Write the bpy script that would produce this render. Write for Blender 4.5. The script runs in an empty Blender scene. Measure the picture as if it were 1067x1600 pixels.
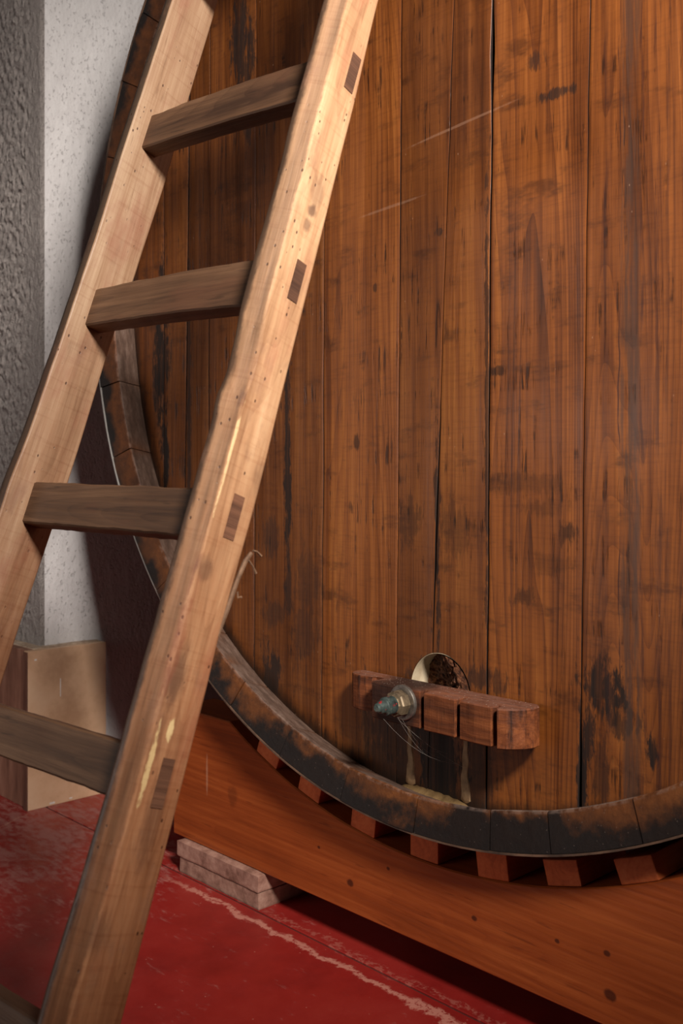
import bpy, bmesh, math, random
from mathutils import Vector, Matrix, noise as mnoise

# ------------------------------------------------------------------ camera, world, lights, exposure
scene = bpy.context.scene
COL = scene.collection
R = math.radians

cam_data = bpy.data.cameras.new('camera')
cam_data.sensor_fit = 'VERTICAL'
cam_data.sensor_height = 36.0
cam_data.lens = 36.0 * 1592.17 / 1600.0
cam_data.shift_y = -56.5 / 1600.0
cam_data.clip_start = 0.05
cam_data.dof.use_dof = True
cam_data.dof.focus_distance = 1.60
cam_data.dof.aperture_fstop = 6.3
cam = bpy.data.objects.new('camera', cam_data)
cam.location = (1.0601, -1.1579, 0.8118)
cam.rotation_euler = (R(90), 0, 0.8128)
COL.objects.link(cam)
scene.camera = cam

world = bpy.data.worlds.new('cellar_light')
scene.world = world
world.use_nodes = True
bg = world.node_tree.nodes['Background']
bg.inputs['Color'].default_value = (1.0, 0.90, 0.82, 1)
bg.inputs['Strength'].default_value = 0.020


def area_light(name, loc, target, size, power, color):
    d = bpy.data.lights.new(name, 'AREA')
    d.shape = 'DISK'
    d.size = size
    d.energy = power
    d.color = color
    o = bpy.data.objects.new(name, d)
    o.location = loc
    o.rotation_euler = (Vector(target) - Vector(loc)).to_track_quat('-Z', 'Y').to_euler()
    COL.objects.link(o)
    return o



def spot_light(name, loc, target, angle, blend, radius, power, color):
    d = bpy.data.lights.new(name, 'SPOT')
    d.spot_size = R(angle)
    d.spot_blend = blend
    d.shadow_soft_size = radius
    d.energy = power
    d.color = color
    o = bpy.data.objects.new(name, d)
    o.location = loc
    o.rotation_euler = (Vector(target) - Vector(loc)).to_track_quat('-Z', 'Y').to_euler()
    COL.objects.link(o)
    return o


spot_light('ceiling_spot_lamp', (2.05, -1.02, 2.22), (0.25, -0.02, 1.36), 62, 1.0, 0.22, 640, (1.0, 0.93, 0.86))
area_light('front_fill', (-1.5, -3.3, 1.15), (-0.2, 0.0, 0.5), 1.8, 22, (1.0, 0.95, 0.90))  # unseen fill light added in front to brighten the blocks and beam

scene.view_settings.view_transform = 'Standard'
scene.view_settings.look = 'None'
scene.view_settings.gamma = 1.0
scene.view_settings.use_curve_mapping = False
scene.view_settings.exposure = 0.0

# ------------------------------------------------------------------ helpers: objects
rnd = random.Random(7)


def empty(name, loc, label=None, cat=None, group=None, matrix=None):
    o = bpy.data.objects.new(name, None)
    o.empty_display_size = 0.1
    if matrix is not None:
        o.matrix_world = matrix
    else:
        o.location = loc
    COL.objects.link(o)
    return tag(o, label, cat, group)


def tag(o, label=None, cat=None, group=None, kind=None):
    if label: o['label'] = label
    if cat: o['category'] = cat
    if group: o['group'] = group
    if kind: o['kind'] = kind
    return o


def obj(name, bm, mat, parent=None, smooth=False, label=None, color=None):
    me = bpy.data.meshes.new(name)
    bmesh.ops.recalc_face_normals(bm, faces=bm.faces[:])
    bm.to_mesh(me)
    bm.free()
    if mat: me.materials.append(mat)
    if smooth:
        for p in me.polygons: p.use_smooth = True
        try: me.set_sharp_from_angle(angle=R(35))
        except Exception: pass
    o = bpy.data.objects.new(name, me)
    if parent: o.parent = parent
    if label: o['label'] = label
    if color: o.color = (*color, 1)
    COL.objects.link(o)
    return o


def box_bm(lo, hi, bevel=0.0, seg=2, cuts=0):
    bm = bmesh.new()
    bmesh.ops.create_cube(bm, size=1)
    for v in bm.verts:
        v.co = Vector([lo[i] + (v.co[i] + 0.5) * (hi[i] - lo[i]) for i in range(3)])
    if cuts:
        bmesh.ops.subdivide_edges(bm, edges=bm.edges[:], cuts=cuts, use_grid_fill=True)
    elif bevel:
        bmesh.ops.bevel(bm, geom=bm.edges[:], offset=bevel, segments=seg, profile=0.6, affect='EDGES')
    return bm


def loft(rings, caps=True, closed=True):
    """rings: list of lists of Vectors with equal length."""
    bm = bmesh.new()
    vs = [[bm.verts.new(p) for p in r] for r in rings]
    n = len(rings[0])
    for a, b in zip(vs[:-1], vs[1:]):
        for i in range(n if closed else n - 1):
            j = (i + 1) % n
            bm.faces.new((a[i], a[j], b[j], b[i]))
    if caps:
        bm.faces.new(vs[0][::-1])
        bm.faces.new(vs[-1])
    return bm


def lathe_bm(profile, center, axis='Y', n=40, cap=True):
    """profile: list of (radius, along) about an axis parallel to Y through center."""
    rings = []
    for r, y in profile:
        rings.append([Vector((center[0] + r * math.cos(2 * math.pi * k / n), y, center[2] + r * math.sin(2 * math.pi * k / n))) for k in range(n)])
    return loft(rings, caps=cap)


def interp(tab, u):
    tab = sorted(tab)
    if u <= tab[0][0]: return tab[0][1]
    for (a, va), (b, vb) in zip(tab[:-1], tab[1:]):
        if u <= b:
            t = (u - a) / (b - a)
            t = t * t * (3 - 2 * t)
            return va + (vb - va) * t
    return tab[-1][1]


def nz(*p):
    return mnoise.noise(Vector(p))


# ------------------------------------------------------------------ helpers: materials
def srgb(r, g, b):
    f = lambda c: (c / 255) / 12.92 if c / 255 <= 0.04045 else (((c / 255) + 0.055) / 1.055) ** 2.4
    return (f(r), f(g), f(b), 1)


class Mat:
    def __init__(self, name, rough=0.6, spec=0.4):
        self.m = bpy.data.materials.new(name)
        self.m.use_nodes = True
        self.t = self.m.node_tree
        self.b = self.t.nodes['Principled BSDF']
        self.b.inputs['Roughness'].default_value = rough
        self.b.inputs['Specular IOR Level'].default_value = spec
        self.tc = self.t.nodes.new('ShaderNodeTexCoord')
        self.oi = self.t.nodes.new('ShaderNodeObjectInfo')

    def set(self, sock, v):
        if isinstance(v, bpy.types.NodeSocket): self.t.links.new(v, sock)
        elif v is not None: sock.default_value = v

    def math(self, op, a, b=None, c=None, clamp=False):
        n = self.t.nodes.new('ShaderNodeMath')
        n.operation = op
        n.use_clamp = clamp
        self.set(n.inputs[0], a)
        if b is not None: self.set(n.inputs[1], b)
        if c is not None: self.set(n.inputs[2], c)
        return n.outputs[0]

    def coords(self, scale=(1, 1, 1), off=None, vary=True, src=None):
        mp = self.t.nodes.new('ShaderNodeMapping')
        self.set(mp.inputs['Vector'], src or self.tc.outputs['Object'])
        mp.inputs['Scale'].default_value = scale
        if off: mp.inputs['Location'].default_value = off
        if not vary: return mp.outputs[0]
        cx = self.t.nodes.new('ShaderNodeCombineXYZ')
        r = self.oi.outputs['Random']
        self.set(cx.inputs[0], self.math('MULTIPLY', r, 37.0))
        self.set(cx.inputs[1], self.math('MULTIPLY', r, 91.0))
        self.set(cx.inputs[2], self.math('MULTIPLY', r, 53.0))
        ad = self.t.nodes.new('ShaderNodeVectorMath')
        self.set(ad.inputs[0], mp.outputs[0])
        self.set(ad.inputs[1], cx.outputs[0])
        return ad.outputs[0]

    def noise(self, vec, scale=1.0, detail=4, rough=0.55, dist=0.0):
        n = self.t.nodes.new('ShaderNodeTexNoise')
        self.set(n.inputs['Vector'], vec)
        n.inputs['Scale'].default_value = scale
        n.inputs['Detail'].default_value = detail
        n.inputs['Roughness'].default_value = rough
        n.inputs['Distortion'].default_value = dist
        return n.outputs['Fac']

    def wave(self, vec, scale=1.0, dist=3.0, detail=2, dscale=1.0, direction='X', profile='SIN'):
        n = self.t.nodes.new('ShaderNodeTexWave')
        n.bands_direction = direction
        n.wave_profile = profile
        self.set(n.inputs['Vector'], vec)
        n.inputs['Scale'].default_value = scale
        n.inputs['Distortion'].default_value = dist
        n.inputs['Detail'].default_value = detail
        n.inputs['Detail Scale'].default_value = dscale
        return n.outputs['Fac']

    def rings(self, vec, count=24, power=4.0):
        """late-wood lines: contour lines of a long smooth noise"""
        n = self.noise(vec, 1.0, 1.5, 0.4)
        return self.math('POWER', self.math('FRACT', self.math('MULTIPLY', n, count)), power)

    def voronoi(self, vec, scale=1.0, rand=1.0):
        n = self.t.nodes.new('ShaderNodeTexVoronoi')
        self.set(n.inputs['Vector'], vec)
        n.inputs['Scale'].default_value = scale
        n.inputs['Randomness'].default_value = rand
        return n

    def remap(self, v, a, b, lo=0.0, hi=1.0, smooth=True):
        n = self.t.nodes.new('ShaderNodeMapRange')
        n.interpolation_type = 'SMOOTHSTEP' if smooth else 'LINEAR'
        self.set(n.inputs['Value'], v)
        n.inputs['From Min'].default_value = a
        n.inputs['From Max'].default_value = b
        n.inputs['To Min'].default_value = lo
        n.inputs['To Max'].default_value = hi
        return n.outputs['Result']

    def ramp(self, v, stops):
        n = self.t.nodes.new('ShaderNodeValToRGB')
        self.set(n.inputs[0], v)
        e = n.color_ramp.elements
        while len(e) < len(stops): e.new(0.5)
        for k, (p, c) in enumerate(stops):
            e[k].position = p
            e[k].color = c
        return n.outputs[0]

    def mix(self, fac, a, b, mode='MIX'):
        n = self.t.nodes.new('ShaderNodeMix')
        n.data_type = 'RGBA'
        n.blend_type = mode
        n.clamp_factor = True
        self.set(n.inputs[0], fac)
        self.set(n.inputs[6], a)
        self.set(n.inputs[7], b)
        return n.outputs[2]

    def xyz(self, src=None):
        n = self.t.nodes.new('ShaderNodeSeparateXYZ')
        self.set(n.inputs[0], src or self.tc.outputs['Object'])
        return n.outputs

    def spot(self, a, b, ca, cb, ra, rb, wob=None, amount=0.6, soft=0.35):
        """mask of an irregular blot around (ca, cb) in two coordinates"""
        da = self.math('DIVIDE', self.math('SUBTRACT', a, ca), ra)
        db = self.math('DIVIDE', self.math('SUBTRACT', b, cb), rb)
        d = self.math('SQRT', self.math('ADD', self.math('MULTIPLY', da, da), self.math('MULTIPLY', db, db)))
        if wob is not None:
            d = self.math('ADD', d, self.math('MULTIPLY', self.math('SUBTRACT', wob, 0.5), amount * 2))
        return self.remap(d, 1.0 - soft, 1.0 + soft, 1.0, 0.0)

    def tint(self):
        return self.oi.outputs['Color']

    def finish(self, color, rough=None, height=None, bump=0.3, dist=0.002, metal=None):
        self.set(self.b.inputs['Base Color'], color)
        if rough is not None: self.set(self.b.inputs['Roughness'], rough)
        if metal is not None: self.set(self.b.inputs['Metallic'], metal)
        if height is not None:
            n = self.t.nodes.new('ShaderNodeBump')
            n.inputs['Strength'].default_value = bump
            n.inputs['Distance'].default_value = dist
            self.set(n.inputs['Height'], height)
            self.set(self.b.inputs['Normal'], n.outputs[0])
        return self.m


K = (0, 0, 0, 1)

# the cask stands with its base at CB; its boards' meshes are in coordinates measured from there
CB = Vector((0.0, 0.80, 0.20))
CZ = 1.21 - CB.z          # height of the cask axis in its own frame
HY = 0.07 - CB.y          # front plane of the head in its own frame


def mat_head():
    M = Mat('cask_head_wood', 0.42, 0.45)
    x, y, z = M.xyz()
    fine = M.noise(M.coords((170, 40, 3.2)), 1.0, 6, 0.65)
    mid = M.noise(M.coords((38, 20, 1.1)), 1.0, 5, 0.6, 0.6)
    ring = M.rings(M.coords((8, 2, 0.5)), 40, 2.5)
    ring2 = M.wave(M.coords((1, 1, 0.05), off=(3, 1, 2)), 9, 9.0, 3, 1.4)
    big = M.noise(M.coords((5, 5, 2.2)), 1.0, 4, 0.6)
    chat = M.noise(M.coords((16, 8, 230)), 1.0, 3, 0.6, 0.5)
    flk = M.noise(M.coords((130, 50, 9)), 1.0, 4, 0.65)
    flkm = M.noise(M.coords((6, 6, 20), off=(5, 2, 7)), 1.0, 4, 0.6)
    wob = M.noise(M.coords((130, 130, 34), vary=False), 1.0, 6, 0.7, 0.3)
    wob = M.math('ADD', M.math('MULTIPLY', wob, 0.8), M.math('MULTIPLY', M.noise(M.coords((26, 26, 9), vary=False), 1.0, 5, 0.65), 0.8))
    wob = M.math('SUBTRACT', wob, 0.3)
    streak = M.noise(M.coords((120, 120, 4), vary=False), 1.0, 5, 0.7)
    al = M.oi.outputs['Alpha']
    v = M.math('ADD', M.math('MULTIPLY', fine, 0.46), M.math('MULTIPLY', mid, 0.42))
    v = M.math('ADD', v, M.math('MULTIPLY', M.math('MULTIPLY', ring, -0.10), al))
    v = M.math('ADD', v, M.math('MULTIPLY', ring2, 0.05))
    v = M.math('ADD', v, M.math('MULTIPLY', big, 0.55))
    v = M.math('SUBTRACT', v, 0.24)
    c = M.ramp(v, [(0.18, srgb(48, 22, 9)), (0.38, srgb(96, 50, 19)), (0.54, srgb(126, 70, 27)), (0.76, srgb(160, 98, 43))])
    c = M.mix(M.remap(chat, 0.45, 0.70, 0.0, 0.17), c, M.mix(1.0, c, srgb(150, 110, 90), 'MULTIPLY'))
    c = M.mix(1.0, c, M.tint(), 'MULTIPLY')
    # dark flecks and scuffs
    fm = M.math('MULTIPLY', M.remap(flk, 0.54, 0.66), M.remap(flkm, 0.47, 0.62))
    c = M.mix(M.math('MULTIPLY', fm, 0.8), c, srgb(30, 13, 6))
    sc = M.noise(M.coords((10, 10, 26), off=(1, 4, 3)), 1.0, 4, 0.7)
    c = M.mix(M.math('MULTIPLY', M.math('MULTIPLY', M.remap(sc, 0.52, 0.72), M.remap(fine, 0.35, 0.6, 0.5, 1.0)), 0.62), c, srgb(45, 20, 8))
    # stains on the wood; below the bar some of its shade is painted in
    zz = lambda Z: Z - CB.z
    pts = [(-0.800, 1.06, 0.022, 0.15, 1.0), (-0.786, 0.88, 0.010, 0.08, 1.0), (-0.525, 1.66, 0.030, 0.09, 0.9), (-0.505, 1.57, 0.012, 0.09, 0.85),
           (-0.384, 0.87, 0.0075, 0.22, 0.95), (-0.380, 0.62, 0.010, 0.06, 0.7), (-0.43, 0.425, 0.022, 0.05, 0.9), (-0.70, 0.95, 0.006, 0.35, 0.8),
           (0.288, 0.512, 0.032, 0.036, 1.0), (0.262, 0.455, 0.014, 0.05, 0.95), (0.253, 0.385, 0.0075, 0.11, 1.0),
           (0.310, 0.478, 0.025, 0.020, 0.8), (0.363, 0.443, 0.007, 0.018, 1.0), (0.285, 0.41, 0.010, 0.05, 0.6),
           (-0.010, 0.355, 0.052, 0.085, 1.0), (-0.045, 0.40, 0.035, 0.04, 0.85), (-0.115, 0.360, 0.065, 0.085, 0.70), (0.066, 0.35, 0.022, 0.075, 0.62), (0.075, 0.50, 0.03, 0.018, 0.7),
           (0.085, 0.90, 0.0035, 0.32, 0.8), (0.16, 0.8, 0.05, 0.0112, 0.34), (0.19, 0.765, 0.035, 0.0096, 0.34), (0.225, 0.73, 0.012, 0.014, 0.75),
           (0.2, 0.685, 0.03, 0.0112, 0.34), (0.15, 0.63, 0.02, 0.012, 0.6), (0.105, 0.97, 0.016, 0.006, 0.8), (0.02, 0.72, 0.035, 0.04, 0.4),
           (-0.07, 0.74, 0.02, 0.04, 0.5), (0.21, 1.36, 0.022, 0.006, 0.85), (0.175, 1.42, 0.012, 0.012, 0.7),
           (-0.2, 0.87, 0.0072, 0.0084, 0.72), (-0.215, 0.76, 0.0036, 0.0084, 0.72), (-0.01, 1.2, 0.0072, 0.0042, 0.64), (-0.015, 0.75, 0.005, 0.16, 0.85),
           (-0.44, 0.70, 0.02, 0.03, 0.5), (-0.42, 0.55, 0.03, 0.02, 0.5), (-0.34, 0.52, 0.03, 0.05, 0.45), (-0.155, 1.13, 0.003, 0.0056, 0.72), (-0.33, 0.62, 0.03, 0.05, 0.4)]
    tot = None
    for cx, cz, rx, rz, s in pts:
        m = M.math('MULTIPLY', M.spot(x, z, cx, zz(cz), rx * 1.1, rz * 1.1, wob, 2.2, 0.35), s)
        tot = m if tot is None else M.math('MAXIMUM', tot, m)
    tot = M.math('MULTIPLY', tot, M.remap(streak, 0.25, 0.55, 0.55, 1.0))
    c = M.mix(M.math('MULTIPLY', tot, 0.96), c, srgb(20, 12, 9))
    # long greyish purple weathered streak down the board at the right
    drift = M.math('ADD', x, M.math('MULTIPLY', M.math('SUBTRACT', M.noise(M.coords((0.1, 0.1, 5), vary=False)), 0.5), 0.03))
    lane = M.remap(M.math('ABSOLUTE', M.math('SUBTRACT', drift, 0.331)), 0.008, 0.020, 1.0, 0.0)
    ln = M.noise(M.coords((120, 10, 7), vary=False), 1.0, 5, 0.7)
    lane = M.math('MULTIPLY', lane, M.remap(ln, 0.38, 0.58))
    c = M.mix(M.math('MULTIPLY', lane, 0.70), c, srgb(66, 48, 40))
    for lx, w, s in ((0.293, 0.004, 0.5), (0.372, 0.006, 0.6), (0.314, 0.0016, 0.8), (0.385, 0.004, 0.45), (0.348, 0.003, 0.7)):
        l2 = M.remap(M.math('ABSOLUTE', M.math('SUBTRACT', drift, lx)), w * 0.4, w, 1.0, 0.0)
        c = M.mix(M.math('MULTIPLY', M.math('MULTIPLY', l2, M.remap(ln, 0.42, 0.6)), s), c, srgb(52, 26, 22))
    # grime along the chime
    rr = M.math('SQRT', M.math('ADD', M.math('MULTIPLY', x, x), M.math('POWER', M.math('SUBTRACT', z, CZ), 2.0)))
    rr = M.math('ADD', rr, M.math('MULTIPLY', M.math('SUBTRACT', wob, 0.5), 0.035))
    c = M.mix(M.remap(rr, 0.885, 0.912, 0.0, 0.85), c, srgb(28, 19, 13))
    # pale rubbed scratches
    s1 = M.spot(M.math('ADD', z, M.math('MULTIPLY', x, -0.09)), x, zz(1.357), 0.03, 0.0022, 0.10, streak, 0.5)
    s2 = M.spot(M.math('ADD', z, M.math('MULTIPLY', x, -0.06)), x, zz(1.268), -0.12, 0.0022, 0.07, streak, 0.5)
    c = M.mix(M.math('MULTIPLY', M.math('MAXIMUM', s1, s2), 0.30), c, srgb(165, 125, 100))
    dust = M.voronoi(M.coords((60, 60, 30)), 1.0).outputs['Distance']
    c = M.mix(M.math('MULTIPLY', M.remap(dust, 0.03, 0.06, 1, 0), M.remap(flkm, 0.5, 0.6, 0, 0.55)), c, srgb(170, 135, 110))
    h = M.math('ADD', M.math('MULTIPLY', fine, 0.7), M.math('MULTIPLY', ring, 0.25))
    h = M.math('SUBTRACT', h, M.math('MULTIPLY', fm, 0.6))
    ro = M.math('ADD', M.remap(mid, 0.3, 0.7, 0.34, 0.52), M.math('MULTIPLY', tot, 0.25))
    return M.finish(c, ro, h, 0.35, 0.0016)


def mat_stave(name, base, dark, light, spread=1.0):
    """weathered end grain: orange brown with soot black from the outer edge"""
    M = Mat(name, 0.6, 0.35)
    x, y, z = M.xyz()
    n1 = M.noise(M.coords((16, 16, 16)), 1.0, 6, 0.65)
    n2 = M.noise(M.coords((60, 60, 60)), 1.0, 5, 0.65)
    n3 = M.noise(M.coords((7, 7, 7), vary=False), 1.0, 4, 0.6)
    rr = M.math('SQRT', M.math('ADD', M.math('MULTIPLY', x, x), M.math('POWER', M.math('SUBTRACT', z, CZ), 2.0)))
    c = M.ramp(M.math('ADD', M.math('MULTIPLY', n1, 0.6), M.math('MULTIPLY', n2, 0.4)), [(0.3, dark), (0.5, base), (0.68, light)])
    edge = M.math('ADD', M.remap(rr, 0.893, 0.945, -0.35, 0.75, False), M.math('MULTIPLY', M.math('SUBTRACT', n1, 0.5), 2.4))
    edge = M.math('ADD', edge, M.math('MULTIPLY', M.math('SUBTRACT', n3, 0.5), 2.6))
    edge = M.math('ADD', edge, M.remap(z, 0.06, 0.55, 0.38, -0.12))
    front = M.remap(y, -CB.y + 0.012, -CB.y + 0.020, 1.0, 0.0)
    c = M.mix(M.math('MULTIPLY', M.math('MULTIPLY', M.remap(edge, 0.05, 0.75), front), 0.96), c, srgb(17, 13, 12))
    # dusty grey brown inner face of the chime
    inner = M.remap(M.math('SUBTRACT', rr, M.math('MULTIPLY', M.math('SUBTRACT', M.math('ADD', y, CB.y), 0.0085), 0.382)), 0.8900, 0.8925, 1.0, 0.0)
    inner = M.math('MULTIPLY', inner, M.remap(y, -CB.y + 0.0065, -CB.y + 0.0085, 0.0, 1.0))
    n2b = M.noise(M.coords((24, 70, 24)), 1.0, 6, 0.7)
    gr = M.ramp(n2b, [(0.30, srgb(66, 50, 42)), (0.52, srgb(98, 76, 64)), (0.75, srgb(128, 106, 94))])
    c = M.mix(inner, c, gr)
    lip = M.math('MULTIPLY', M.remap(M.math('ABSOLUTE', M.math('SUBTRACT', rr, 0.8910)), 0.0015, 0.005, 1, 0), M.remap(n2, 0.42, 0.6))
    c = M.mix(M.math('MULTIPLY', lip, 0.32), c, srgb(140, 118, 106))  # pale highlight painted along the inner lip
    dust = M.voronoi(M.coords((110, 110, 110)), 1.0).outputs['Distance']
    c = M.mix(M.math('MULTIPLY', M.remap(dust, 0.05, 0.12, 1, 0), 0.22), c, srgb(150, 130, 118))
    return M.finish(c, 0.62, M.math('ADD', n2, M.math('MULTIPLY', n1, 0.5)), 0.45, 0.003)


def mat_wood(name, stops, along='Z', rough=0.6, k=1.0, bump=0.35, patch=None, flecks=None, fine_s=150, mid_s=28, spec=0.35, rings=(9, 0.8, 30, 0.06)):
    M = Mat(name, rough, spec)
    i = 'XYZ'.index(along)
    def sc(a, b): return tuple(b * k if q == i else a * k for q in range(3))
    fine = M.noise(M.coords(sc(fine_s, 4)), 1.0, 6, 0.65)
    mid = M.noise(M.coords(sc(mid_s, 1.3)), 1.0, 5, 0.6, 0.8)
    big = M.noise(M.coords(sc(6, 3)), 1.0, 4, 0.6)
    v = M.math('ADD', M.math('MULTIPLY', fine, 0.4), M.math('MULTIPLY', mid, 0.6))
    v = M.math('ADD', v, M.math('MULTIPLY', M.math('SUBTRACT', big, 0.5), 0.5))
    if rings:
        rg = M.rings(M.coords(sc(rings[0], rings[1]), off=(2, 5, 8)), rings[2], 3.0)
        v = M.math('SUBTRACT', v, M.math('MULTIPLY', rg, rings[3]))
    c = M.ramp(v, stops)
    if patch:
        pn = M.noise(M.coords(sc(14, 6), off=(4, 9, 2)), 1.0, 4, 0.6)
        c = M.mix(M.math('MULTIPLY', M.remap(pn, 0.52, 0.70), patch[1]), c, patch[0])
    if flecks:
        fl = M.noise(M.coords(sc(120, 12), off=(8, 3, 5)), 1.0, 3, 0.6)
        c = M.mix(M.math('MULTIPLY', M.remap(fl, 0.62, 0.74), flecks[1]), c, flecks[0])
    c = M.mix(1.0, c, M.tint(), 'MULTIPLY')
    M.h = fine
    M.c = c
    M.v = (fine, mid, big)
    return M


def mat_ladder_rail():
    M = mat_wood('pale_worn_rail_wood', [(0.28, srgb(150, 112, 82)), (0.46, srgb(190, 150, 114)), (0.62, srgb(214, 178, 140)), (0.8, srgb(228, 196, 158))],
                 'Z', 0.5, 1.0, patch=(srgb(176, 118, 92), 0.55), flecks=(srgb(120, 80, 55), 0.35), fine_s=110, mid_s=22)
    x, y, z = M.xyz()
    wob = M.noise(M.coords((150, 150, 45), vary=False), 1.0, 6, 0.7)
    wob = M.math('SUBTRACT', M.math('ADD', M.math('MULTIPLY', wob, 0.9), M.math('MULTIPLY', M.noise(M.coords((40, 40, 14), vary=False), 1.0, 5, 0.65), 0.8)), 0.35)
    pn = M.noise(M.coords((18, 18, 9), off=(2, 7, 1)), 1.0, 4, 0.6)
    c = M.mix(M.math('MULTIPLY', M.remap(pn, 0.58, 0.72), 0.45), M.c, srgb(112, 84, 66))
    # dark bark-like front arris, and a front facet darker than the outer face
    arris = M.math('MULTIPLY', M.remap(M.math('ADD', x, M.math('MULTIPLY', M.math('SUBTRACT', wob, 0.5), 0.008)), 0.1885, 0.1935, 1.0, 0.0), M.remap(x, 0.0, 0.01))
    arl = M.math('MULTIPLY', M.remap(x, -0.1840, -0.1825, 1.0, 0.0), M.remap(x, -0.01, 0.0, 1.0, 0.0))
    frontm = M.remap(y, -0.036, -0.030, 1.0, 0.0)
    e = M.math('ADD', y, M.math('MULTIPLY', M.math('SUBTRACT', wob, 0.5), 0.020))
    c = M.mix(M.math('MULTIPLY', M.math('MULTIPLY', M.remap(M.math('ADD', x, M.math('MULTIPLY', M.math('SUBTRACT', wob, 0.5), 0.006)), 0.2085, 0.2115, 1.0, 0.0), M.math('MULTIPLY', M.remap(x, 0.0, 0.01), M.remap(y, -0.030, -0.026, 1.0, 0.0))), 0.85), c, M.ramp(M.v[0], [(0.3, srgb(92, 68, 50)), (0.7, srgb(160, 122, 92))]))
    c = M.mix(M.math('MULTIPLY', M.math('MULTIPLY', M.math('MAXIMUM', arris, arl), frontm), 0.85), c, srgb(56, 42, 34))
    # yellowish worm holes
    vo = M.voronoi(M.coords((85, 85, 52)), 1.0)
    dm = M.noise(M.coords((14, 14, 7), off=(1, 1, 6)), 1.0, 3)
    hole = M.math('MULTIPLY', M.remap(vo.outputs['Distance'], 0.09, 0.13, 1, 0), M.remap(dm, 0.44, 0.52))
    c = M.mix(M.math('MULTIPLY', hole, 0.85), c, srgb(60, 36, 24))
    # fresh pale chips and a few grey scuffs (ladder frame: z runs up the rail, y across it, x = 0.213 on the outer face)
    outer = M.remap(x, 0.205, 0.210)
    def sp(n, u, rn, ru, am=0.5): return M.math('MULTIPLY', M.spot(y, z, -n, u + 1.107, rn, ru, wob, am * 1.8, 0.25 if am > 0.7 else 0.5), outer)
    foot_tint = M.math('ADD', z, M.math('MULTIPLY', M.math('SUBTRACT', wob, 0.5), 0.5))
    c = M.mix(M.remap(foot_tint, 0.20, 1.15, 0.62, 0.0), c, M.mix(1.0, c, srgb(224, 160, 116), 'MULTIPLY'))  # rail gets darker and redder towards its foot
    c = M.mix(sp(0.0235, -0.565, 0.0030, 0.032, 1.0), c, srgb(232, 198, 142))
    c = M.mix(sp(0.008, -0.535, 0.004, 0.012, 0.8), c, srgb(238, 206, 150))
    c = M.mix(M.math('MULTIPLY', sp(0.0275, -0.24, 0.0013, 0.05, 0.8), 0.6), c, srgb(244, 214, 160))
    for n, u, rn, ru, s in ((0.018, -0.478, 0.012, 0.03, 0.6), (0.005, 0.09, 0.007, 0.007, 0.75), (0.005, 0.115, 0.010, 0.02, 0.4), (0.006, 0.07, 0.006, 0.008, 0.6), (0.04, -0.16, 0.009, 0.02, 0.85),
                            (0.02, -0.36, 0.010, 0.012, 0.5), (0.03, -0.74, 0.014, 0.02, 0.4), (0.0, -0.62, 0.010, 0.05, 0.4), (0.038, -0.42, 0.01, 0.05, 0.4)):
        c = M.mix(M.math('MULTIPLY', sp(n, u, rn, ru), s), c, srgb(92, 66, 54))
    c = M.mix(M.math('MULTIPLY', sp(0.03, -0.44, 0.008, 0.06, 0.6), 0.4), c, srgb(150, 86, 66))
    saw = M.noise(M.coords((12, 12, 170), off=(6, 2, 3)), 1.0, 3, 0.6)
    blot = M.noise(M.coords((30, 30, 16), off=(9, 2, 3)), 1.0, 5, 0.7)
    c = M.mix(M.remap(blot, 0.52, 0.72, 0.0, 0.38), c, srgb(140, 104, 84))
    c = M.mix(M.remap(saw, 0.50, 0.72, 0.0, 0.22), c, M.mix(1.0, c, srgb(190, 150, 130), 'MULTIPLY'))
    h = M.math('ADD', M.math('SUBTRACT', M.h, M.math('MULTIPLY', hole, 1.5)), M.math('MULTIPLY', saw, 0.35))
    return M.finish(c, M.remap(M.v[1], 0.3, 0.7, 0.38, 0.55), h, 0.40, 0.002)


def mat_rung():
    M = mat_wood('dark_worn_rung_wood', [(0.28, srgb(58, 38, 26)), (0.48, srgb(94, 66, 46)), (0.64, srgb(120, 88, 64)), (0.8, srgb(142, 108, 82))],
                 'X', 0.6, 1.0, patch=(srgb(92, 60, 42), 0.7), flecks=(srgb(40, 26, 18), 0.5), fine_s=120, mid_s=26)
    return M.finish(M.c, None, M.h, 0.5, 0.003)


def mat_tenon():
    M = mat_wood('dark_tenon_end', [(0.3, srgb(66, 42, 30)), (0.55, srgb(110, 74, 54)), (0.8, srgb(134, 94, 70))], 'Y', 0.7)
    return M.finish(M.c, None, M.h, 0.6, 0.003)


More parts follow.
